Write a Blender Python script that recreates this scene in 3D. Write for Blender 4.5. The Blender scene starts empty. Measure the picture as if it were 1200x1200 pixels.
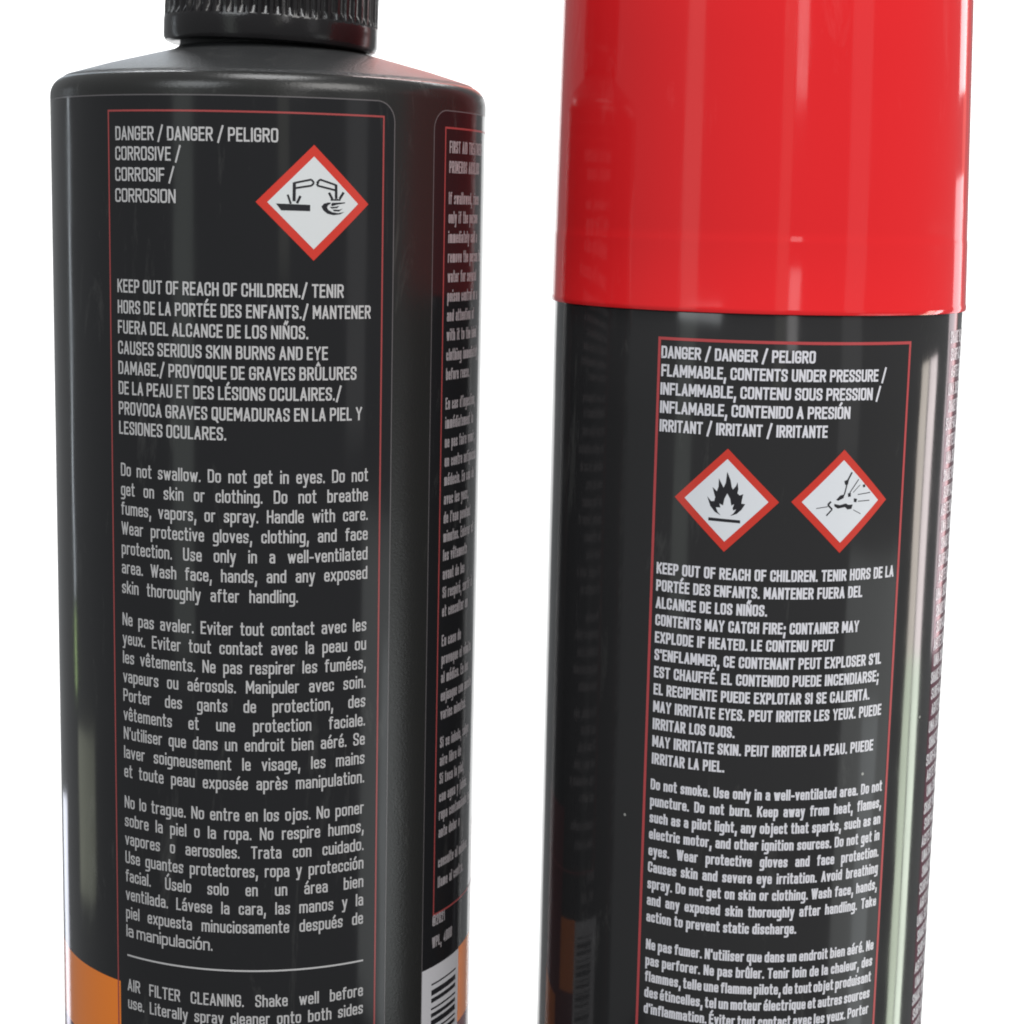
import bpy, bmesh, math, random
from mathutils import Vector, Matrix
R_ = math.radians
random.seed(7)
scene = bpy.context.scene
col = scene.collection

# ------------------------------------------------------------------ camera
BOTTLE = (-0.04027, 0.312); CAN = (0.03919, 0.312)
BR = 34.656; CR = 33.014                      # radii in millimetres
cam_d = bpy.data.cameras.new('camera'); cam = bpy.data.objects.new('camera', cam_d); col.objects.link(cam)
cam_d.sensor_width = 36.0; cam_d.lens = 2220.2 / 1200 * 36.0
cam_d.clip_start = 0.01; cam_d.clip_end = 50
cam.matrix_world = Matrix.Translation((0, 0, 0.21)) @ Matrix.Rotation(R_(90) - 0.157937, 4, 'X') @ Matrix.Rotation(0.021877, 4, 'Z')
cam_d.dof.use_dof = True; cam_d.dof.focus_distance = 0.285; cam_d.dof.aperture_fstop = 45
scene.camera = cam

# ------------------------------------------------------------------ world and lamps
w = bpy.data.worlds.new('World'); scene.world = w; w.use_nodes = True
bg = w.node_tree.nodes['Background']; bg.inputs[0].default_value = (0.95, 0.98, 1.0, 1); bg.inputs[1].default_value = 0.27
scene.view_settings.view_transform = 'Standard'; scene.view_settings.look = 'None'
scene.view_settings.exposure = 0; scene.view_settings.gamma = 1
scene.cycles.filter_width = 1.9
scene.cycles.max_bounces = 6

def area(name, loc, target, sx, sy, radiance, colr=(1, 1, 1)):
    d = bpy.data.lights.new(name, 'AREA'); d.shape = 'RECTANGLE'; d.size = sx; d.size_y = sy
    d.energy = radiance * math.pi * sx * sy; d.color = colr
    o = bpy.data.objects.new(name, d); col.objects.link(o)
    loc = Vector(loc); o.location = loc
    o.rotation_euler = (Vector(target) - loc).to_track_quat('-Z', 'Y').to_euler()
    return o
def strip(name, centre, alpha, dist, zlo, zhi, width, radiance, colr=(1, 1, 1)):
    """upright added strip lamp at compass angle alpha (0 = towards the camera, + = to the right) round a can or bottle"""
    a = R_(alpha); x = centre[0] + dist * math.sin(a); y = centre[1] - dist * math.cos(a)
    z = (zlo + zhi) / 2
    return area(name, (x, y, z), (centre[0], centre[1], z), width, zhi - zlo, radiance, colr)

area('key_softbox', (0.55, -0.35, 0.85), (0.02, 0.31, 0.15), 0.55, 0.55, 6.6, (1, 0.98, 0.95))
area('added_fill_lamp', (-0.6, -0.5, 0.75), (-0.02, 0.31, 0.15), 0.5, 0.5, 4.3, (0.93, 0.97, 1))  # unseen lamp added to lift the left side
area('added_backdrop_lamp', (0.0, 2.0, 1.55), (0.0, 2.8, 0.0), 1.7, 0.5, 23)  # unseen pair, added to wash the backdrop to full white
area('added_backdrop_lamp', (0.0, 1.9, -1.75), (0.0, 2.8, -0.3), 1.7, 0.5, 23)
area('added_overhead_lamp', (-0.03, 0.17, 0.95), (-0.03, 0.3, 0.2), 0.30, 0.34, 9)  # added overhead light for glints on the screw cap's rib ends
area('added_rear_lamp', (-0.26, 1.25, 0.69), (-0.04, 0.31, 0.23), 0.42, 0.62, 1.05, (0.78, 0.89, 1.0))  # added out of view for the bluish sheen on the shoulder
area('added_red_rear_lamp', (0.055, 1.25, 0.69), (-0.03, 0.31, 0.23), 0.27, 0.62, 1.7, (1.0, 0.24, 0.18))  # added to put a red reflection on the shoulder's right half
area('added_red_side_lamp', (0.62, 0.95, 0.20), (-0.03, 0.31, 0.15), 0.10, 0.50, 0.8, (1.0, 0.25, 0.2))  # unseen, added for the reddish tint along the bottle's right edge
# unseen strip lamps, added to put reflected streaks and patches on the walls
for zlo, zhi, ca, cb in ((0.05, 0.205, (1.0, 0.90, 0.80), (1.0, 0.88, 0.88)), (-0.25, 0.05, (0.88, 1.0, 0.78), (0.90, 1.0, 0.84))):
    strip('added_strip_lamp', CAN, 98.5, 0.42, zlo, zhi, 0.048, 6.5, ca)
    strip('added_strip_lamp', CAN, 106.3, 0.42, zlo, zhi, 0.050, 8.0, cb)
strip('added_strip_lamp', CAN, 130, 0.42, 0.05, 0.232, 0.10, 2.4, (1.0, 0.84, 0.88))
strip('added_strip_lamp', CAN, 130, 0.42, 0.262, 0.34, 0.08, 3.6, (1.0, 0.9, 0.92))
strip('added_strip_lamp', CAN, 13, 0.50, 0.275, 0.60, 0.050, 3.0, (1.0, 0.97, 0.97))
strip('added_strip_lamp', CAN, 68, 0.55, -0.40, 0.065, 0.34, 1.0, (0.95, 1.0, 0.98))
strip('added_strip_lamp', BOTTLE, -117, 0.42, 0.065, 0.30, 0.012, 3.4, (0.85, 0.93, 1.0))
strip('added_strip_lamp', BOTTLE, -117, 0.42, 0.03, 0.06, 0.012, 3.2, (0.7, 1.0, 0.4))
strip('added_strip_lamp', BOTTLE, -107, 0.42, -0.05, 0.015, 0.13, 0.8, (0.90, 0.95, 0.72))
strip('added_strip_lamp', BOTTLE, -141, 0.42, -0.11, -0.015, 0.08, 2.6, (0.85, 0.88, 1.0))
strip('added_strip_lamp', BOTTLE, 72, 0.55, -0.40, 0.02, 0.09, 1.2, (0.90, 0.97, 1.0))
strip('added_strip_lamp', BOTTLE, 14, 0.60, 0.18, 0.70, 0.06, 0.45, (1.0, 1.0, 0.85))
strip('added_strip_lamp', CAN, 46, 0.60, 0.10, 0.70, 0.12, 0.45)
strip('added_strip_lamp', BOTTLE, -37, 0.55, 0.02, 0.70, 0.10, 0.7, (0.9, 1.0, 0.92))

# ------------------------------------------------------------------ materials
def mat(name, colr, rough=0.4, metal=0.0, ior=1.45, coat=0.0):
    m = bpy.data.materials.new(name); m.use_nodes = True
    b = m.node_tree.nodes['Principled BSDF']
    b.inputs['Base Color'].default_value = (*colr, 1); b.inputs['Roughness'].default_value = rough
    b.inputs['Metallic'].default_value = metal; b.inputs['IOR'].default_value = ior
    b.inputs['Coat Weight'].default_value = coat; b.inputs['Coat Roughness'].default_value = 0.05
    return m
def node(nt, t, **kw):
    n = nt.nodes.new(t)
    for k, v in kw.items(): setattr(n, k, v)
    return n
def wavy(m, scale=(1, 1, .25), size=60, strength=.1, dist=.0004, fine=0.0, dust=0.0, dust_col=(.35, .35, .33), rvar=0.0, stretch=1.0, rub=.16):
    """object-space relief: slow waves along the wall, fine grain, sparse dust specks"""
    nt = m.node_tree; b = nt.nodes['Principled BSDF']; L = nt.links
    tc = node(nt, 'ShaderNodeTexCoord'); mp = node(nt, 'ShaderNodeMapping'); mp.inputs['Scale'].default_value = scale
    L.new(tc.outputs['Object'], mp.inputs[0])
    n1 = node(nt, 'ShaderNodeTexNoise'); n1.inputs['Scale'].default_value = size; n1.inputs['Detail'].default_value = 2
    L.new(mp.outputs[0], n1.inputs['Vector'])
    bp = node(nt, 'ShaderNodeBump'); bp.inputs['Strength'].default_value = strength; bp.inputs['Distance'].default_value = dist
    L.new(n1.outputs[0], bp.inputs['Height']); last = bp
    if fine:
        n2 = node(nt, 'ShaderNodeTexNoise'); n2.inputs['Scale'].default_value = 2600; n2.inputs['Detail'].default_value = 3
        L.new(tc.outputs['Object'], n2.inputs['Vector'])
        b2 = node(nt, 'ShaderNodeBump'); b2.inputs['Strength'].default_value = fine; b2.inputs['Distance'].default_value = .0002
        L.new(n2.outputs[0], b2.inputs['Height']); L.new(bp.outputs[0], b2.inputs['Normal']); last = b2
    L.new(last.outputs[0], b.inputs['Normal'])
    if rvar:
        n3 = node(nt, 'ShaderNodeTexNoise'); n3.inputs['Scale'].default_value = 90; n3.inputs['Detail'].default_value = 5
        L.new(tc.outputs['Object'], n3.inputs['Vector'])
        mr = node(nt, 'ShaderNodeMapRange'); mr.inputs[1].default_value = .35; mr.inputs[2].default_value = .7
        r0 = b.inputs['Roughness'].default_value; mr.inputs[3].default_value = r0; mr.inputs[4].default_value = r0 + rvar
        L.new(n3.outputs[0], mr.inputs[0]); L.new(mr.outputs[0], b.inputs['Roughness'])
    if dust:
        v = node(nt, 'ShaderNodeTexVoronoi'); v.inputs['Scale'].default_value = 190
        m2 = node(nt, 'ShaderNodeMapping'); m2.inputs['Scale'].default_value = (1, 1, stretch); m2.inputs['Rotation'].default_value = (.06, .04, 0)
        L.new(tc.outputs['Object'], m2.inputs[0]); L.new(m2.outputs[0], v.inputs['Vector'])
        lt = node(nt, 'ShaderNodeMath', operation='LESS_THAN'); lt.inputs[1].default_value = .045
        L.new(v.outputs['Distance'], lt.inputs[0])
        v2 = node(nt, 'ShaderNodeSeparateColor'); L.new(v.outputs['Color'], v2.inputs[0])
        g = node(nt, 'ShaderNodeMath', operation='GREATER_THAN'); g.inputs[1].default_value = 1 - dust
        L.new(v2.outputs[0], g.inputs[0])
        mu = node(nt, 'ShaderNodeMath', operation='MULTIPLY'); L.new(lt.outputs[0], mu.inputs[0]); L.new(g.outputs[0], mu.inputs[1])
        mx = node(nt, 'ShaderNodeMix', data_type='RGBA'); L.new(mu.outputs[0], mx.inputs[0])
        mx.inputs[6].default_value = b.inputs['Base Color'].default_value; mx.inputs[7].default_value = (*dust_col, 1)
        L.new(mx.outputs[2], b.inputs['Base Color'])
        # patchy rub marks, drawn out along the wall
        m3 = node(nt, 'ShaderNodeMapping'); m3.inputs['Scale'].default_value = (1, 1, .16); L.new(tc.outputs['Object'], m3.inputs[0])
        n4 = node(nt, 'ShaderNodeTexNoise'); n4.inputs['Scale'].default_value = 170; n4.inputs['Detail'].default_value = 7; n4.inputs['Roughness'].default_value = .7
        n4.inputs['Distortion'].default_value = .6; L.new(m3.outputs[0], n4.inputs['Vector'])
        r4 = node(nt, 'ShaderNodeMapRange'); r4.inputs[1].default_value = .58; r4.inputs[2].default_value = .80; r4.inputs[3].default_value = 0; r4.inputs[4].default_value = rub
        L.new(n4.outputs[0], r4.inputs[0])
        m4 = node(nt, 'ShaderNodeMix', data_type='RGBA'); L.new(r4.outputs[0], m4.inputs[0]); L.new(mx.outputs[2], m4.inputs[6]); m4.inputs[7].default_value = (*dust_col, 1)
        L.new(m4.outputs[2], b.inputs['Base Color'])
    return m
M = {}
M['bottle_plastic'] = wavy(mat('bottle_plastic', (.020, .020, .0195), .24), strength=.25, fine=.14, dust=.10)
M['shoulder'] = wavy(mat('shoulder_plastic', (.026, .027, .028), .34), strength=.2, fine=.8, dust=.2)
M['film'] = wavy(mat('label_film', (.0140, .0140, .0155), .09), strength=.42, dust=.06, rvar=.05)
M['can_film'] = wavy(mat('can_film', (.025, .0245, .0255), .08), strength=.32, dust=.06, rvar=.04)
M['outline'] = mat('grey_outline_ink', (.13, .12, .125), .2)
M['ink'] = mat('white_ink', (.52, .51, .515), .22)
M['dimmed_side_ink'] = mat('dimmed_white_ink', (.36, .33, .345), .22)  # white ink, colour darkened to dim the turned-away text and its reflection
M['can_ink'] = mat('bright_white_ink', (.72, .71, .76), .22)
M['red_line'] = mat('red_line_ink', (.36, .065, .065), .2)
M['can_red_line'] = mat('can_red_line_ink', (.48, .07, .075), .2)
M['diamond_red'] = mat('diamond_red_ink', (.62, .045, .03), .22)
M['diamond_white'] = mat('diamond_white_ink', (.68, .70, .71), .22)
M['can_diamond_white'] = mat('can_diamond_white_ink', (.74, .76, .80), .22)
M['pictogram'] = mat('pictogram_ink', (.02, .02, .024), .22)
M['orange'] = mat('orange_ink', (.97, .25, .025), .12)
M['dark_red'] = mat('dark_red_ink', (.16, .01, .02), .12)
M['barcode'] = mat('barcode_white_ink', (.62, .61, .64), .2)
M['grey_print'] = mat('grey_print_ink', (.055, .06, .062), .2)
M['cap_black'] = wavy(mat('cap_plastic', (.013, .012, .013), .16), strength=.1, fine=.1)
M['cap_red'] = wavy(mat('red_cap_plastic', (.76, .017, .021), .06, ior=1.47), size=40, strength=.34, dust=.10, dust_col=(.85, .25, .25), stretch=.18, rvar=.05)
M['metal'] = mat('can_metal', (.6, .6, .58), .25, 1.0)
M['wine'] = mat('wine_ink', (.09, .012, .03), .12)
M['paper'] = wavy(mat('backdrop_paper', (.86, .86, .86), .8), size=8, strength=.05)
M['slate'] = wavy(mat('dark_table_top', (.02, .02, .022), .35), size=30, strength=.2, rvar=.2)

# ------------------------------------------------------------------ builders
def link(name, me, m=None, parent=None):
    o = bpy.data.objects.new(name, me); col.objects.link(o)
    if m: me.materials.append(m)
    if parent: o.parent = parent
    return o
def empty(name, loc, label, cat):
    o = bpy.data.objects.new(name, None); col.objects.link(o); o.location = loc; o.empty_display_size = .02
    o['label'] = label; o['category'] = cat
    return o
def lathe(name, prof, m, parent, seg=384, angle=35, shift=None):
    """prof: list of (radius mm, z mm); shift: function z -> (dx, dy) in mm"""
    vs, fs = [], []
    for r, z in prof:
        dx, dy = shift(z) if shift else (0, 0)
        for k in range(seg):
            a = 2 * math.pi * k / seg
            vs.append(((r * math.sin(a) + dx) / 1e3, (-r * math.cos(a) + dy) / 1e3, z / 1e3))
    for i in range(len(prof) - 1):
        for k in range(seg):
            k2 = (k + 1) % seg
            fs.append((i * seg + k, i * seg + k2, (i + 1) * seg + k2, (i + 1) * seg + k))
    fs.append(tuple(range(seg))[::-1]); n = (len(prof) - 1) * seg; fs.append(tuple(range(n, n + seg)))
    me = bpy.data.meshes.new(name); me.from_pydata(vs, [], fs)
    me.polygons.foreach_set('use_smooth', [True] * len(me.polygons))
    me.set_sharp_from_angle(angle=R_(angle)); me.update()
    return link(name, me, m, parent)
def arc(cx, cz, r, a0, a1, n=8):
    return [(cx + r * math.cos(R_(a0 + (a1 - a0) * i / n)), cz + r * math.sin(R_(a0 + (a1 - a0) * i / n))) for i in range(n + 1)]
def wrap(name, verts, faces, R, lift, m, parent):
    """verts are (s, z) in mm on the unrolled wall; the sheet is bent round the wall of radius R"""
    rr = R + lift; vs, ns = [], []
    for s, z in verts:
        a = s / R; vs.append((rr * math.sin(a) / 1e3, -rr * math.cos(a) / 1e3, z / 1e3)); ns.append((math.sin(a), -math.cos(a), 0))
    me = bpy.data.meshes.new(name); me.from_pydata(vs, [], faces); me.validate()
    me.polygons.foreach_set('use_smooth', [True] * len(me.polygons))
    me.normals_split_custom_set_from_vertices(ns)
    return link(name, me, m, parent)
def flat(polys, step=1.2):
    """triangulate the polygons and cut them into narrow upright slices, so they can bend"""
    bm = bmesh.new()
    for p in polys:
        bm.faces.new([bm.verts.new((x, y, 0)) for x, y in p])
    bmesh.ops.recalc_face_normals(bm, faces=bm.faces)
    for f in bm.faces:
        if f.normal.z < 0: f.normal_flip()
    bmesh.ops.triangulate(bm, faces=bm.faces)
    xs = [v.co.x for v in bm.verts]; x = math.floor(min(xs) / step) * step + step
    while x < max(xs):
        bmesh.ops.bisect_plane(bm, geom=bm.verts[:] + bm.edges[:] + bm.faces[:], plane_co=(x, 0, 0), plane_no=(1, 0, 0))
        x += step
    bm.verts.index_update()
    V = [(v.co.x, v.co.y) for v in bm.verts]; F = [tuple(v.index for v in f.verts) for f in bm.faces]; bm.free()
    return V, F
def join(parts):
    V, F = [], []
    for v, f in parts:
        n = len(V); V += v; F += [tuple(i + n for i in q) for q in f]
    return V, F
def stroke(pts, wd):
    out = []
    for (x0, y0), (x1, y1) in zip(pts, pts[1:]):
        d = math.hypot(x1 - x0, y1 - y0) or 1; nx, ny = -(y1 - y0) / d * wd / 2, (x1 - x0) / d * wd / 2
        out.append([(x0 - nx, y0 - ny), (x1 - nx, y1 - ny), (x1 + nx, y1 + ny), (x0 + nx, y0 + ny)])
    return out
def rect(x0, y0, x1, y1): return [(x0, y0), (x1, y0), (x1, y1), (x0, y1)]
def band(x0, x1, lo, hi, step=.6):
    """sheet between two heights, each a number or a function of s"""
    lo_ = lo if callable(lo) else (lambda s: lo); hi_ = hi if callable(hi) else (lambda s: hi)
    n = max(2, int(abs(x1 - x0) / step)); V, F = [], []
    for i in range(n + 1):
        s = x0 + (x1 - x0) * i / n; V += [(s, lo_(s)), (s, hi_(s))]
    for i in range(n): F.append((2 * i, 2 * i + 2, 2 * i + 3, 2 * i + 1))
    return V, F
def outline_path(path, wd):
    """mitred ribbon along a path"""
    V, F = [], []; n = len(path)
    for i, (x, y) in enumerate(path):
        a = path[max(i - 1, 0)]; b = path[min(i + 1, n - 1)]
        d0 = Vector((x - a[0], y - a[1])); d1 = Vector((b[0] - x, b[1] - y))
        if d0.length < 1e-9: d0 = d1
        if d1.length < 1e-9: d1 = d0
        d0.normalize(); d1.normalize(); t = (d0 + d1).normalized(); nn = Vector((-t.y, t.x)); k = 1 / max(.5, nn.dot(Vector((-d0.y, d0.x))))
        V += [(x - nn.x * wd / 2 * k, y - nn.y * wd / 2 * k), (x + nn.x * wd / 2 * k, y + nn.y * wd / 2 * k)]
    for i in range(n - 1): F.append((2 * i, 2 * i + 2, 2 * i + 3, 2 * i + 1))
    return V, F
def densify(path, step=.7):
    out = [path[0]]
    for a, b in zip(path, path[1:]):
        n = max(1, int(abs(b[0] - a[0]) / step)); out += [(a[0] + (b[0] - a[0]) * k / n, a[1] + (b[1] - a[1]) * k / n) for k in range(1, n + 1)]
    return out

# lettering: a condensed gothic drawn as pen strokes. Each glyph is its width and its strokes; a point is "x,y" in hundredths of the
# cap height (x in tenths of the width), a trailing r rounds that corner
GLYPHS = {
'A': (38, '0,0 5,96;5,96 10,0;1.6,30 8.4,30'), 'B': (36, '0,0 0,100 9.5,100r 9.5,53r 0,53;0,0 10,0r 10,53r 0,53'), 'C': (35, '10,68 10,100r 0,100r 0,0r 10,0r 10,32'),
'D': (36, '0,0 0,100 10,100r 10,0r 0,0 0,10'), 'E': (30, '10,100 0,100 0,0 10,0;0,52 9,52'), 'F': (30, '10,100 0,100 0,0;0,50 9,50'),
'G': (36, '10,70 10,100r 0,100r 0,0r 10,0r 10,46 5.5,46'), 'H': (36, '0,0 0,100;10,0 10,100;0,52 10,52'), 'I': (0, '0,0 0,100'), 'J': (26, '10,100 10,0r 0,0r 0,28'),
'K': (37, '0,0 0,100;10,100 0,42;3.4,58 10,0'), 'L': (28, '0,100 0,0 10,0'), 'M': (50, '0,0 0,100;10,100 10,0;0.6,92 5,30;5,30 9.4,92'), 'N': (38, '0,0 0,100;10,0 10,100;0.9,90 9.1,10'),
'O': (36, '5,100 10,100r 10,0r 0,0r 0,100r 5,100'), 'P': (35, '0,0 0,100 10,100r 10,46r 0,46'), 'Q': (36, '5,100 10,100r 10,0r 0,0r 0,100r 5,100;5,20 11,-12'),
'R': (36, '0,0 0,100 10,100r 10,50r 0,50;5,50 10,0'), 'S': (34, '10,72 10,100r 0,100r 0,56r 10,44r 10,0r 0,0r 0,28'), 'T': (36, '0,100 10,100;5,100 5,0'),
'U': (36, '0,100 0,0r 10,0r 10,100'), 'V': (38, '0,100 5,4;5,4 10,100'), 'W': (58, '0,100 2.6,4;2.6,4 5,90;5,90 7.4,4;7.4,4 10,100'), 'X': (38, '0,100 10,0;0,0 10,100'),
'Y': (38, '0,100 5,46 10,100;5,46 5,0'), 'Z': (34, '0,100 10,100 0,0 10,0'),
'a': (30, '0.5,60 0.5,67r 10,67r 10,0;10,42 0,42r 0,0r 8,0r 10,12'), 'b': (31, '0,100 0,0;0,6 2,0r 10,0r 10,67r 2,67r 0,62'), 'c': (28, '10,50 10,67r 0,67r 0,0r 10,0r 10,22'),
'd': (31, '10,100 10,0;10,6 8,0r 0,0r 0,67r 8,67r 10,62'), 'e': (30, '0,38 10,38 10,67r 0,67r 0,0r 10,0r 10,18'), 'f': (22, '10,100 3.5,100r 3.5,0;0,70 9.5,70'),
'g': (31, '10,67 10,-24r 0,-24r;10,8 8,2r 0,2r 0,67r 8,67r 10,62'), 'h': (30, '0,100 0,0;0,60 2,67r 10,67r 10,0'), 'i': (0, '0,64 0,0;0,93 0,89'), 'j': (8, '10,67 10,-24r 0,-24;10,93 10,89'),
'k': (30, '0,100 0,0;9.5,67 0,28;3.4,42 10,0'), 'l': (0, '0,100 0,0'), 'm': (54, '0,67 0,0;0,60 1,67r 5,67r 5,0;5,60 6,67r 10,67r 10,0'), 'n': (30, '0,67 0,0;0,60 2,67r 10,67r 10,0'),
'o': (31, '5,67 10,67r 10,0r 0,0r 0,67r 5,67'), 'p': (31, '0,67 0,-26;0,6 2,0r 10,0r 10,67r 2,67r 0,62'), 'q': (31, '10,67 10,-26;10,6 8,0r 0,0r 0,67r 8,67r 10,62'),
'r': (19, '0,67 0,0;0,56 3,67r 10,67'), 's': (28, '10,54 10,67r 0,67r 0,40r 10,32r 10,0r 0,0r 0,18'), 't': (20, '3.5,94 3.5,0r 10,0;0,70 9.5,70'),
'u': (30, '0,67 0,0r 8,0r 10,12;10,67 10,0'), 'v': (31, '0,67 5,0;5,0 10,67'), 'w': (50, '0,67 2.6,0;2.6,0 5,62;5,62 7.4,0;7.4,0 10,67'), 'x': (31, '0,67 10,0;0,0 10,67'),
'y': (31, '0,67 5,2;10,67 3.5,-25 0,-25'), 'z': (28, '0,67 10,67 0,0 10,0'),
'0': (34, '5,100 10,100r 10,0r 0,0r 0,100r 5,100'), '1': (12, '0,80 10,100 10,0'), '2': (34, '0,72 0,100r 10,100r 10,60 0,0 10,0'), '4': (36, '8,0 8,100 0,26 10,26'), '5': (34, '10,100 0,100 0,58 10,58r 10,0r 0,0r 0,24'),
'.': (0, '0,0 0,10'), ',': (4, '10,10 10,0 0,-24'), ';': (4, '10,10 10,0 0,-24;10,62 10,52'), ':': (0, '0,0 0,9;0,60 0,69'), "'": (0, '0,100 0,76'), '-': (20, '0,38 10,38'), '/': (30, '0,-6 10,106'),
'©': (60, '5,98 10,98r 10,2r 0,2r 0,98r 5,98;6.6,60 6.6,70r 3.4,70r 3.4,30r 6.6,30r 6.6,40'),
}
ACC = {'\u0301': '-1.2,{0} 1.6,{1}', '\u0300': '1.2,{0} -1.6,{1}', '\u0302': '-2.6,{0} 0,{1} 2.6,{0}', '\u0303': '-3,{0} -1,{1} 1,{0} 3,{1}'}
import unicodedata
def corner(pts, rad):
    out = []
    for i, (x, y, r) in enumerate(pts):
        if not r or i in (0, len(pts) - 1): out.append((x, y)); continue
        p = Vector((x, y)); a = Vector(pts[i - 1][:2]) - p; b = Vector(pts[i + 1][:2]) - p
        d = min(rad, a.length * .5, b.length * .5); a = p + a.normalized() * d; b = p + b.normalized() * d
        for t in (0, .33, .67, 1):
            q = a * (1 - t) ** 2 + p * 2 * t * (1 - t) + b * t * t; out.append((q.x, q.y))
    return out
def word_paths(t, sx, k, wt, track):
    """strokes of a word in mm, and its width"""
    x = wt / 2; out = []
    for ch in t:
        nf = unicodedata.normalize('NFD', ch); base = nf[0]; W, st = GLYPHS[base]; W = W / 100 * sx * k
        strokes = st.split(';')
        for s_ in strokes:
            pts = []
            for q in s_.split():
                r = q.endswith('r'); a, b = q.rstrip('r').split(',')
                yy = float(b) / 100 * k
                pts.append((x + (float(a) / 10 * W if W else 0), min(max(yy, wt / 2), k - wt / 2) if 0 <= yy <= k else yy, r))
            out.append(corner(pts, .15 * k))
        for m_ in nf[1:]:
            if m_ in ACC:
                lo = 112 if base.isupper() else 86
                e = []
                for q in ACC[m_].format(lo, lo + 16).split():
                    a, b = q.split(','); e.append((x + W / 2 + float(a) * .035 * k, float(b) / 100 * k))
                out.append(e)
        x += W + wt + track * k
    return out, x - wt / 2 - track * k - wt / 2 + wt / 2
def set_text(rows, R, cap, wt, name, m, parent, lift=.05, sq=1.0, track=.085, space=.33):
    """rows: (text, baseline z mm, start deg, end deg or None, justified); wt = stroke weight in mm"""
    mm_ = math.pi * R / 180; parts = []
    nat = lambda ws, sx: sum(word_paths(x, sx, cap, wt, track)[1] for x in ws)
    for t, z, a0, a1, j in rows:
        ws = t.split(); n = len(ws) - 1; sx = sq; gap = space * cap
        if a1 is not None:
            wid = (a1 - a0) * mm_
            if j:
                gap = (wid - nat(ws, sx)) / max(n, 1)
                if gap < .2 * cap:
                    n1, n0 = nat(ws, 1), nat(ws, 0); sx = (wid - .2 * cap * n - n0) / (n1 - n0); gap = .2 * cap
            else:
                n1, n0 = nat(ws, 1), nat(ws, 0); sx = (wid - gap * n - n0) / (n1 - n0)
        s = a0 * mm_
        for x in ws:
            ps, wd = word_paths(x, sx, cap, wt, track)
            for p in ps:
                # square stroke ends; a tiny lift per stroke keeps crossings from sharing a plane
                p = [Vector(q) for q in p]; e0, e1 = (p[0] - p[1]), (p[-1] - p[-2])
                if e0.length < 1e-6: e0, e1 = Vector((0, -1)), Vector((0, 1))
                if (p[0] - p[-1]).length > 1e-4: p[0] = p[0] + e0.normalized() * wt / 2; p[-1] = p[-1] + e1.normalized() * wt / 2
                v, f = outline_path([(s + a, z + b) for a, b in p], wt)
                parts.append((v, f))
            s += wd + gap
    V, F, lv = [], [], []
    for i, (v, f) in enumerate(parts):
        n = len(V); V += v; F += [tuple(q + n for q in g) for g in f]; lv += [(i % 5) * .0025] * len(v)
    o = wrap(name, V, F, R, lift, m, parent)
    for i, q in enumerate(lv):
        co = o.data.vertices[i].co; f = 1 + q / R; co.x *= f; co.y *= f
    return o
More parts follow.
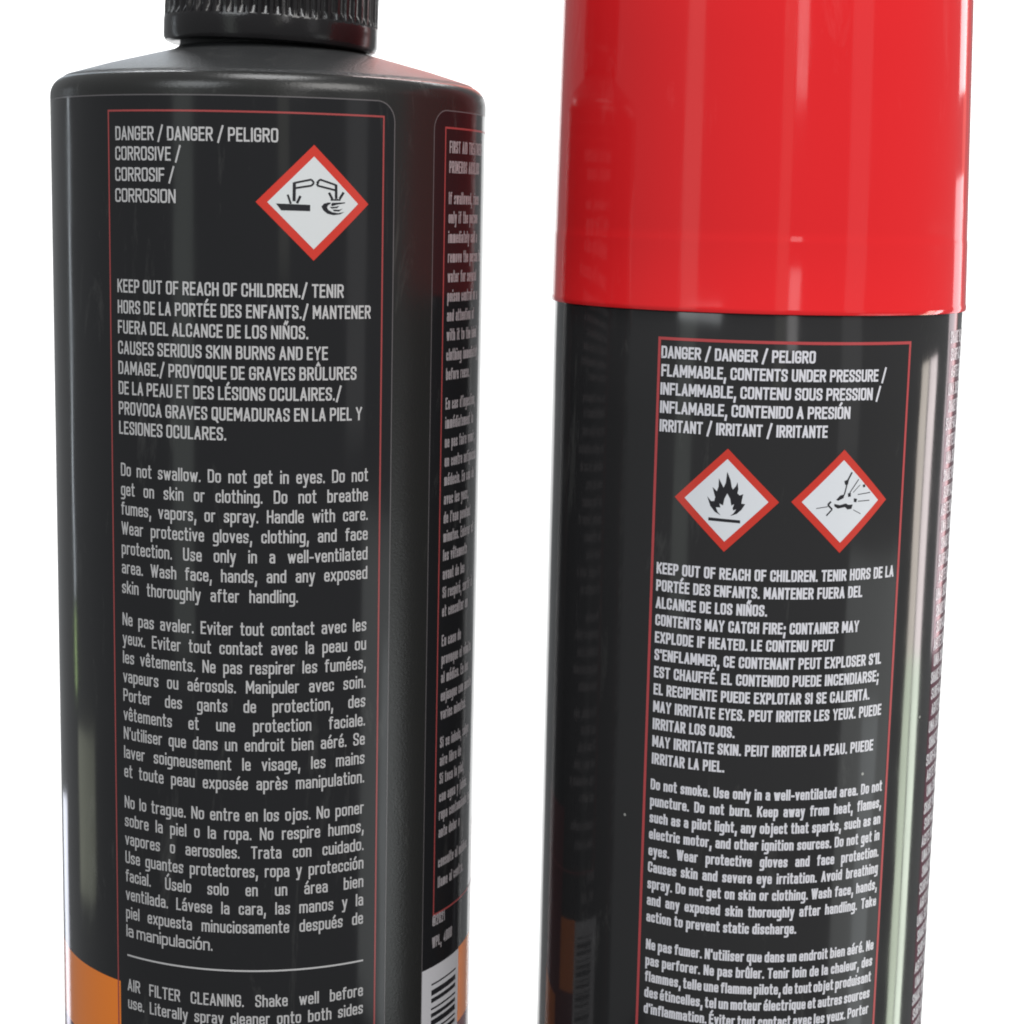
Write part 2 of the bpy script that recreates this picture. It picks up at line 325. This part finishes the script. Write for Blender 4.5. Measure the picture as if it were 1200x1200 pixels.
TEXT = {
'bottle_hazard_words': [
    ('DANGER / DANGER / PELIGRO', 218.9, -33.45, 9.02, 0),
    ('CORROSIVE /', 216.01, -33.53, -14.57, 0),
    ('CORROSIF /', 213.0, -33.61, -16.28, 0),
    ('CORROSION', 209.95, -33.69, -15.98, 0),
],
'bottle_warning': [
    ('KEEP OUT OF REACH OF CHILDREN./ TENIR', 196.71, -33.3, 25.19, 0),
    ('HORS DE LA PORTÉE DES ENFANTS./ MANTENER', 193.61, -33.29, 32.42, 0),
    ('FUERA DEL ALCANCE DE LOS NIÑOS.', 190.63, -33.28, 16.36, 0),
    ('CAUSES SERIOUS SKIN BURNS AND EYE', 187.57, -33.28, 21.27, 0),
    ('DAMAGE./ PROVOQUE DE GRAVES BRÛLURES', 184.57, -33.27, 28.73, 0),
    ('DE LA PEAU ET DES LÉSIONS OCULAIRES./', 181.55, -33.26, 24.83, 0),
    ('PROVOCA GRAVES QUEMADURAS EN LA PIEL Y', 178.5, -33.25, 30.33, 0),
    ('LESIONES OCULARES.', 175.55, -33.24, -3.48, 0),
],
'bottle_english': [
    ('Do not swallow. Do not get in eyes. Do not', 169.22, -32.82, 32.15, 1),
    ('get on skin or clothing. Do not breathe', 166.24, -32.82, 32.16, 1),
    ('fumes, vapors, or spray. Handle with care.', 163.29, -32.82, 32.17, 1),
    ('Wear protective gloves, clothing, and face', 160.27, -32.82, 32.19, 1),
    ('protection. Use only in a well-ventilated', 157.23, -32.82, 32.2, 1),
    ('area. Wash face, hands, and any exposed', 154.25, -32.82, 32.21, 1),
    ('skin thoroughly after handling.', 151.2, -32.82, 14.11, 0),
],
'bottle_french': [
    ('Ne pas avaler. Eviter tout contact avec les', 146.19, -32.8, 32.07, 1),
    ('yeux. Eviter tout contact avec la peau ou', 143.23, -32.8, 32.05, 1),
    ('les vêtements. Ne pas respirer les fumées,', 140.25, -32.79, 32.03, 1),
    ('vapeurs ou aérosols. Manipuler avec soin.', 137.27, -32.79, 32.0, 1),
    ('Porter des gants de protection, des', 134.28, -32.79, 31.98, 1),
    ('vêtements et une protection faciale.', 131.27, -32.79, 31.96, 1),
    ("N'utiliser que dans un endroit bien aéré. Se", 128.26, -32.79, 31.93, 1),
    ('laver soigneusement le visage, les mains', 125.24, -32.78, 31.91, 1),
    ('et toute peau exposée après manipulation.', 122.2, -32.78, 31.88, 1),
],
'bottle_spanish': [
    ('No lo trague. No entre en los ojos. No poner', 117.25, -32.75, 31.85, 1),
    ('sobre la piel o la ropa. No respire humos,', 114.28, -32.74, 31.86, 1),
    ('vapores o aerosoles. Trata con cuidado.', 111.31, -32.72, 31.88, 1),
    ('Use guantes protectores, ropa y protección', 108.33, -32.7, 31.89, 1),
    ('facial. Úselo solo en un área bien', 105.33, -32.69, 31.91, 1),
    ('ventilada. Lávese la cara, las manos y la', 102.33, -32.67, 31.93, 1),
    ('piel expuesta minuciosamente después de', 99.32, -32.66, 31.94, 1),
    ('la manipulación.', 96.3, -32.64, -7.31, 0),
],
'bottle_use': [
    ('AIR FILTER CLEANING. Shake well before', 87.38, -32.4, 32.11, 1),
    ('use. Literally spray cleaner onto both sides', 84.44, -32.31, 32.16, 1),
],
'can_hazard_words': [
    ('DANGER / DANGER / PELIGRO', 188.65, -31.68, 8.77, 0),
    ('FLAMMABLE, CONTENTS UNDER PRESSURE /', 185.92, -31.5, 29.6, 0),
    ('INFLAMMABLE, CONTENU SOUS PRESSION /', 183.17, -31.57, 28.08, 0),
    ('INFLAMABLE, CONTENIDO A PRESIÓN', 180.42, -31.51, 19.06, 0),
    ('IRRITANT / IRRITANT / IRRITANTE', 177.62, -31.45, 12.94, 0),
],
'can_warning': [
    ('KEEP OUT OF REACH OF CHILDREN. TENIR HORS DE LA', 155.86, -30.91, 35.94, 0),
    ('PORTÉE DES ENFANTS. MANTENER FUERA DEL', 153.18, -30.86, 25.46, 0),
    ('ALCANCE DE LOS NIÑOS.', 150.49, -30.81, -0.92, 0),
    ('CONTENTS MAY CATCH FIRE; CONTAINER MAY', 147.8, -30.77, 24.94, 0),
    ('EXPLODE IF HEATED. LE CONTENU PEUT', 145.1, -30.72, 17.69, 0),
    ("S'ENFLAMMER, CE CONTENANT PEUT EXPLOSER S'IL", 142.38, -30.67, 33.06, 0),
    ('EST CHAUFFÉ. EL CONTENIDO PUEDE INCENDIARSE;', 139.66, -30.63, 32.46, 0),
    ('EL RECIPIENTE PUEDE EXPLOTAR SI SE CALIENTA.', 136.94, -30.58, 29.64, 0),
    ('MAY IRRITATE EYES. PEUT IRRITER LES YEUX. PUEDE', 134.2, -30.53, 34.07, 0),
    ('IRRITAR LOS OJOS.', 131.45, -30.49, -8.03, 0),
    ('MAY IRRITATE SKIN. PEUT IRRITER LA PEAU. PUEDE', 128.7, -30.44, 31.86, 0),
    ('IRRITAR LA PIEL.', 125.94, -30.39, -10.35, 0),
],
'can_english': [
    ('Do not smoke. Use only in a well-ventilated area. Do not', 121.83, -30.49, 35.98, 1),
    ('puncture. Do not burn. Keep away from heat, flames,', 119.18, -30.48, 35.99, 1),
    ('such as a pilot light, any object that sparks, such as an', 116.51, -30.47, 36.0, 1),
    ('electric motor, and other ignition sources. Do not get in', 113.84, -30.46, 36.02, 1),
    ('eyes. Wear protective gloves and face protection.', 111.17, -30.45, 36.03, 1),
    ('Causes skin and severe eye irritation. Avoid breathing', 108.48, -30.44, 36.05, 1),
    ('spray. Do not get on skin or clothing. Wash face, hands,', 105.79, -30.43, 36.06, 1),
    ('and any exposed skin thoroughly after handling. Take', 103.08, -30.42, 36.07, 1),
    ('action to prevent static discharge.', 100.37, -30.41, 10.79, 0),
],
'can_french': [
    ("Ne pas fumer. N'utiliser que dans un endroit bien aéré. Ne", 95.81, -30.25, 36.0, 1),
    ('pas perforer. Ne pas brûler. Tenir loin de la chaleur, des', 93.17, -30.24, 35.84, 1),
    ('flammes, telle une flamme pilote, de tout objet produisant', 90.53, -30.24, 35.67, 1),
    ('des étincelles, tel un moteur électrique et autres sources', 87.88, -30.23, 35.51, 1),
    ("d'inflammation. Éviter tout contact avec les yeux. Porter", 85.22, -30.23, 35.34, 1),
],
}
# ------------------------------------------------------------------ the setting: white paper backdrop and the dark table the two stand on
def box(name, x0, x1, y0, y1, z0, z1, m, bev=.002):
    bm = bmesh.new(); bmesh.ops.create_cube(bm, size=1)
    for v in bm.verts:
        v.co = Vector(((x0 + x1) / 2 + v.co.x * (x1 - x0), (y0 + y1) / 2 + v.co.y * (y1 - y0), (z0 + z1) / 2 + v.co.z * (z1 - z0)))
    bmesh.ops.bevel(bm, geom=bm.edges[:], offset=bev, segments=2, affect='EDGES')
    me = bpy.data.meshes.new(name); bm.to_mesh(me); bm.free()
    o = link(name, me, m); return o
V, F = [], []
pr = [(2.80, .63), (2.80, -1.15)] + [(2.80 - .25 * (1 - math.cos(R_(a))), -1.15 - .25 * math.sin(R_(a))) for a in range(10, 91, 10)] + [(2.3, -1.4)]
for y, z in pr: V += [(-.86, y, z), (.86, y, z)]
for i in range(len(pr) - 1): F.append((2 * i, 2 * i + 1, 2 * i + 3, 2 * i + 2))
me = bpy.data.meshes.new('backdrop'); me.from_pydata(V, [], F); me.polygons.foreach_set('use_smooth', [True] * len(F))
o = link('backdrop', me, M['paper']); o['kind'] = 'structure'
o = box('table', -.15, .15, .17, .385, -.02, 0, M['slate']); o['kind'] = 'structure'

# ------------------------------------------------------------------ the black bottle
bottle = empty('black_bottle', (BOTTLE[0], BOTTLE[1], 0), 'matte black round bottle with ribbed black cap and corrosive warning label', 'bottle')
mm = math.pi * BR / 180
crease = arc(BR - 3.1, 226.2, 3.1, 0, 68, 8)
prof = [(20, 0.2), (31.5, 0)] + arc(BR - 3, 3, 3, -80, 0, 6) + [(BR, z) for z in range(10, 210, 20)] + [(BR, 210), (BR, 225)] + crease[:-1]
lathe('body', prof, M['bottle_plastic'], bottle, angle=40)
lathe('shoulder', [crease[-2], crease[-1], (BR - 2.2, 229.3), (BR - 2.5, 229.45), (26, 231.3), (20, 232.85), (15.5, 234.0), (14.6, 234.6), (14.2, 236.0), (13.9, 238.0), (13.9, 243)], M['shoulder'], bottle, angle=40)
lathe('neck', [(13.3, 234.6), (13.95, 234.8), (13.95, 236.6), (13.3, 236.9), (13.3, 242)], M['cap_black'], bottle, seg=192)
# ribbed screw cap, sitting a touch askew
def closure():
    nr = 58; per = 12; seg = nr * per
    rows = []
    def ring(z, r, groove):
        rows.append((z, r, groove))
    ring(234.9, 13.5, 0); ring(234.7, 16.0, 0); ring(235.0, 16.7, 0); ring(235.6, 17.0, 0); ring(238.3, 17.05, 0); ring(238.6, 17.0, 0)
    ring(238.75, 16.95, .15); ring(239.9, 16.95, 1.0); ring(252, 16.8, 1.0); ring(253, 16.6, .6); ring(254, 15.9, 0); ring(254.3, 14.5, 0)
    V, F = [], []
    for z, r, g in rows:
        for k in range(seg):
            a = 2 * math.pi * k / seg; t = (k % per) / per
            d = .9 * g * max(0, math.sin(math.pi * min(1, max(0, (t - .3) / .7)))) ** .6
            V.append(((r - d) * math.sin(a) / 1e3, -(r - d) * math.cos(a) / 1e3, z / 1e3))
    for i in range(len(rows) - 1):
        for k in range(seg):
            k2 = (k + 1) % seg; F.append((i * seg + k, i * seg + k2, (i + 1) * seg + k2, (i + 1) * seg + k))
    F.append(tuple(range((len(rows) - 1) * seg, len(rows) * seg))); F.append(tuple(range(seg))[::-1])
    me = bpy.data.meshes.new('screw_cap'); me.from_pydata(V, [], F)
    me.polygons.foreach_set('use_smooth', [True] * len(F)); me.set_sharp_from_angle(angle=R_(30))
    o = link('screw_cap', me, M['cap_black'], bottle)
    T = Matrix.Translation((0, 0, .236)); o.matrix_local = T @ Matrix.Rotation(R_(2.0), 4, 'Y') @ T.inverted()
    return o
closure()
lathe('spout', [(7, 253.9), (6.6, 262), (4.0, 268), (3.2, 276), (2.4, 277)], M['cap_black'], bottle, seg=64)

# main label film (runs round to the front of the bottle) with its rounded corner and grey outline
XR = 38.8 * mm; ZT = 225.4; RC = 3.0
def top(s):
    d = s - (XR - RC)
    return ZT if d <= 0 else ZT - RC + math.sqrt(max(0, RC * RC - d * d))
pv = join([band(-112 * mm, XR - RC, 88.5, ZT), band(XR - RC, XR, 88.5, top, .15)])
wrap('label_film', *pv, BR, .015, M['film'], bottle)
pv = band(-35.0 * mm, XR, 20, 88.5); wrap('label_film', *pv, BR, .015, M['film'], bottle)
path = densify([(-112 * mm, ZT), (XR - RC, ZT)]) + [(XR - RC + RC * math.sin(R_(a)), ZT - RC + RC * math.cos(R_(a))) for a in range(10, 91, 10)] + [(XR, 20)]
wrap('label_outline', *outline_path(path, .17), BR, .03, M['outline'], bottle)
# orange and dark red bands on both sides
wrap('orange_band', *band(-112 * mm, -35.0 * mm, 76.2, 88.5), BR, .02, M['orange'], bottle)
wrap('dark_red_band', *band(-112 * mm, -35.0 * mm, 20, 76.2), BR, .02, M['dark_red'], bottle)
# red frame round the warnings
FL, FR = -35.8 * mm, 35.6 * mm
wrap('red_frame', *outline_path(densify([(FL, 20), (FL, 223.15), (FR, 223.15), (FR, 20)]), .27), BR, .045, M['red_line'], bottle)
# dividing rule
wrap('dividing_rule', *band(-32.4 * mm, 32.1 * mm, 93.1, 93.38), BR, .05, M['ink'], bottle)

def diamond(parent, R, a, z, hw, hh, white, pict):
    g = math.pi * R / 180; x = a * g
    o = wrap('hazard_diamond', *flat([[(x, z - hh), (x + hw, z), (x, z + hh), (x - hw, z)]]), R, .06, M['diamond_red'], parent)
    k = .80
    wrap('diamond_face', *flat([[(x, z - hh * k), (x + hw * k, z), (x, z + hh * k), (x - hw * k, z)]]), R, .075, M[white], o)
    wrap('pictogram', *flat([[(x + px, z + py) for px, py in poly] for poly in pict]), R, .09, M['pictogram'], o)
    return o
def px(poly, cx, cy, s): return [((x - cx) / s, -(y - cy) / s) for x, y in poly]
P = lambda poly: px(poly, 572, 612, 59.5)
S_ = lambda pts, wd: stroke(P(pts), wd / 59.5)
corrosion = [P([(245, 622), (540, 628), (540, 682), (290, 680)]),
    P([(638, 640), (662, 614), (700, 604), (730, 608), (700, 626), (688, 645), (700, 668), (735, 686), (790, 694), (846, 682), (806, 704), (745, 712), (690, 700), (655, 672)]),
    P([(735, 606), (850, 600), (852, 608), (775, 622), (740, 634), (722, 628)]), P([(712, 642), (760, 640), (800, 630), (780, 650), (730, 656)]), P([(738, 664), (800, 664), (830, 655), (795, 680), (750, 678)])]
for seg in ([(400, 445), (550, 412)], [(550, 412), (572, 440)], [(572, 440), (550, 464)], [(550, 464), (400, 490)],
            [(596, 440), (625, 410)], [(625, 410), (770, 455)], [(770, 500), (600, 462)], [(596, 462), (612, 432)]):
    corrosion += S_(seg, 17)
corrosion += S_([(402, 440), (400, 600)], 28) + S_([(345, 545), (372, 622)], 18) + S_([(455, 553), (425, 617)], 22) \
    + S_([(768, 450), (770, 572)], 24) + S_([(705, 520), (735, 575)], 22) + S_([(838, 515), (800, 572)], 22) + S_([(720, 582), (810, 580)], 14)
P2 = lambda poly: px(poly, 607, 617, 66.2)
flame = [P2([(560, 768), (500, 735), (455, 680), (420, 585), (462, 632), (492, 628), (500, 590), (470, 490), (515, 530), (530, 480), (530, 400), (560, 455), (580, 490),
             (600, 440), (610, 330), (645, 410), (660, 480), (672, 505), (700, 470), (715, 430), (725, 500), (718, 540), (740, 560), (775, 545), (765, 600), (760, 640),
             (798, 645), (765, 700), (720, 745), (655, 770), (690, 738), (712, 700), (682, 712), (676, 690), (690, 650), (662, 665), (650, 600), (618, 545), (592, 600),
             (580, 668), (545, 650), (556, 690), (510, 690), (530, 735)]),
         P2([(440, 795), (755, 808), (755, 838), (440, 826)])]
P3 = lambda poly: px(poly, 580, 620, 61.0)
S3 = lambda pts, wd: stroke(P3(pts), wd / 61.0)
burst = [P3([(520, 602), (560, 563), (605, 552), (592, 590), (540, 612)]),
         P3([(503, 640), (560, 652), (620, 638), (645, 652), (692, 650), (680, 690), (640, 695), (612, 672), (540, 684), (505, 662)]),
         P3([(592, 432), (642, 412), (632, 462), (604, 468)]),
         P3([(636, 545), (665, 540), (668, 575), (640, 580)]), P3([(700, 592), (735, 600), (728, 632), (702, 626)]), P3([(788, 472), (812, 466), (818, 492), (794, 496)])]
for seg, wd in (([(668, 352), (625, 432)], 16), ([(622, 462), (600, 556)], 13), ([(655, 540), (742, 418)], 9), ([(690, 540), (760, 470)], 6), ([(740, 560), (875, 545)], 8), ([(745, 622), (870, 618)], 8),
                ([(700, 700), (780, 740)], 6), ([(470, 618), (440, 648)], 18), ([(440, 648), (485, 690)], 16), ([(485, 690), (430, 748)], 13), ([(330, 680), (440, 664)], 7)):
    burst += S3(seg, wd)
diamond(bottle, BR, 17.6, 210.4, 8.42, 8.32, 'diamond_white', corrosion)

# lettering
for key, cap, wt in (('bottle_hazard_words', 2.0, .27), ('bottle_warning', 1.98, .28), ('bottle_english', 1.98, .25), ('bottle_french', 1.98, .25), ('bottle_spanish', 1.98, .25), ('bottle_use', 1.98, .25)):
    set_text([(*r[:4], 1) if cap < 2 and key != 'bottle_warning' and not r[0].startswith('la manip') else r for r in TEXT[key]], BR, cap, wt, 'printed_text', M['ink'], bottle, sq=1.0)

# side panel on the right, half turned away
X2 = 52.0 * mm; ZT2 = 224.7
def top2(s):
    d = (X2 + RC) - s
    return ZT2 if d <= 0 else ZT2 - RC + math.sqrt(max(0, RC * RC - d * d))
wrap('side_label', *join([band(X2, X2 + RC, 20, top2, .15), band(X2 + RC, 112 * mm, 20, ZT2)]), BR, .015, M['film'], bottle)
path = [(X2, 20), (X2, ZT2 - RC)] + [(X2 + RC - RC * math.cos(R_(a)), ZT2 - RC + RC * math.sin(R_(a))) for a in range(10, 91, 10)] + densify([(X2 + RC, ZT2), (112 * mm, ZT2)])[1:]
wrap('label_outline', *outline_path(path, .17), BR, .03, M['outline'], bottle)
X3 = 56.6 * mm
wrap('red_frame', *outline_path(densify([(112 * mm, 96.9), (X3, 96.9), (X3, 222.15), (112 * mm, 222.15)]), .3), BR, .045, M['red_line'], bottle)
side = [("FIRST AID TREATMENT /", 218.4), ("PRIMEROS AUXILIOS", 215.4), ("If swallowed, rinse mouth,", 210.7), ("only if the person is able", 207.8), ("immediately call a poison", 204.8),
        ("remove the person to air", 201.8), ("water for several minutes.", 198.8), ("poison control or a doctor", 195.8), ("and attention at once and", 192.8), ("with it to the label and", 189.8),
        ("clothing immediately then", 186.7), ("before reuse.", 183.7), ("En cas d'ingestion, rincer", 179.1), ("immédiatement la bouche et", 176.1), ("ne pas faire vomir, appeler", 173.1),
        ("un centre antipoison ou", 170.1), ("médecin. En cas de contact", 167.1), ("avec les yeux, rincer avec", 164.1), ("de l'eau pendant plusieurs", 161.1), ("minutes. Enlever et laver", 158.1),
        ("les vêtements contaminés", 155.1), ("avant de les réutiliser.", 152.1), ("Si respiré, sortir à l'air", 149.1), ("et consulter un médecin.", 146.1), ("En caso de ingestión, no", 141.3),
        ("provoque el vómito. Llame", 138.3), ("al médico. En los ojos se", 135.3), ("enjuague con mucha agua", 132.3), ("varios minutos.", 129.3), ("Si se inhala, salga al aire", 124.6),
        ("aire libre de inmediato y", 121.6), ("Si toca la piel, lavar bien", 118.6), ("con agua y jabón. Quite la", 115.6), ("ropa contaminada ya y", 112.6), ("ante dolor o malestar", 109.6),
        ("consulte al médico.", 104.6), ("llame al centro.", 101.2)]
def cut(t, n=20):
    while len(t) > n and ' ' in t: t = t.rsplit(' ', 1)[0]
    return t
set_text([(cut(t), z, 58.4, None, 0) for t, z in side], BR, 1.85, .27, 'printed_text', M['dimmed_side_ink'], bottle, sq=.58, track=.06)
set_text([("©2021", 95.0, 56.2, None, 0), ("WPL, 4000", 91.3, 56.2, None, 0)], BR, 1.85, .27, 'printed_text', M['dimmed_side_ink'], bottle, sq=.58, track=.06)
wrap('orange_band', *band(71.6 * mm, 84 * mm, 75.0, 88.3), BR, .028, M['orange'], bottle)
wrap('orange_band', *band(89 * mm, 140 * mm, 20, 73.0), BR, .028, M['orange'], bottle)
wrap('dark_red_band', *band(84 * mm, 140 * mm, 73.0, 108), BR, .028, M['dark_red'], bottle)
wrap('dark_red_band', *band(71.6 * mm, 89 * mm, 20, 75.0), BR, .028, M['dark_red'], bottle)
bc = wrap('barcode', *band(52.0 * mm, 71.6 * mm, 44, 88.1), BR, .03, M['barcode'], bottle)
z = 85.2
for i, (wd, gp) in enumerate([(.3, .8), (.95, .5), (.75, .9), (.35, .6), (.7, .45), (1.0, .6), (.35, .5), (.7, .7), (.35, .4), (.9, .6), (.6, .8), (.3, .5), (.9, .5), (.35, .7), (.7, .6), (1.0, .5), (.35, .6), (.6, .6)]):
    wrap('bar', *band(56.2 * mm, 69.6 * mm, z - wd, z), BR, .045, M['pictogram'], bc)
    z -= wd + gp

# ------------------------------------------------------------------ the spray can
can = empty('spray_can', (CAN[0], CAN[1], 0), 'black aerosol can with glossy red cap and two red hazard diamonds', 'spray can')
g = math.pi * CR / 180
lathe('bottom_rim', [(30, .4), (31.2, 0), (32.6, .2), (33.0, 1.0), (33.0, 2.2), (32.4, 3.0)], M['metal'], can)
lathe('body', [(32.0, 2.6), (CR, 4.0)] + [(CR, z) for z in range(20, 190, 20)] + [(CR, 196.6), (32.4, 198), (29, 199)], M['can_film'], can)
capshift = lambda z: (-.5 * max(0, z - 196) / 48, 0)
lathe('red_cap', [(32.4, 196.3), (33.2, 195.8), (33.48, 195.75), (33.56, 196.0), (33.56, 196.5), (33.46, 196.8), (33.30, 206.0), (33.26, 206.6), (33.20, 207.0)] + [(33.20 - (z - 207) * .0205, z) for z in (208, 214, 221, 228, 235, 243.5)]
      + arc(29.6, 243.9, 2.8, 5, 88, 8) + [(20, 246.8), (5, 246.9)], M['cap_red'], can, angle=50, shift=capshift)
FL, FR = -32.3 * g, 37.7 * g
wrap('red_frame', *outline_path(densify([(FL, 20), (FL, 191.6), (FR, 191.6), (FR, 20)]), .44), CR, .03, M['can_red_line'], can)
diamond(can, CR, -12.75, 167.9, 7.88, 7.8, 'can_diamond_white', flame)
diamond(can, CR, 17.9, 168.0, 7.97, 7.82, 'can_diamond_white', burst)
for key, cap, wt in (('can_hazard_words', 1.84, .32), ('can_warning', 1.78, .32), ('can_english', 1.72, .30), ('can_french', 1.72, .30)):
    set_text([(*r[:4], 1) if cap < 1.75 else r for r in TEXT[key]], CR, cap, wt, 'printed_text', M['can_ink'], can, sq=.8, track=.05)
# the panel beyond the right edge of the front, seen at a glancing angle
wrap('side_label', *band(59 * g, 112 * g, 20, 193), CR, .02, M['wine'], can)
rows = ["SHAKE WELL BEFORE USING THIS PRODUCT ON A CLEAN", "SURFACE AND LET IT DRY FULLY BEFORE RIDING", "AGITE BIEN ANTES DE USAR EL PRODUCTO SOBRE", "UNA SUPERFICIE LIMPIA Y DEJE SECAR DEL TODO"]
set_text([(rows[i % 4], 191.0 - 2.72 * i, 59.0 + (i * 7 % 5) * .5, 128, 0) for i in range(44)], CR, 1.95, .3, 'printed_text', M['can_ink'], can)
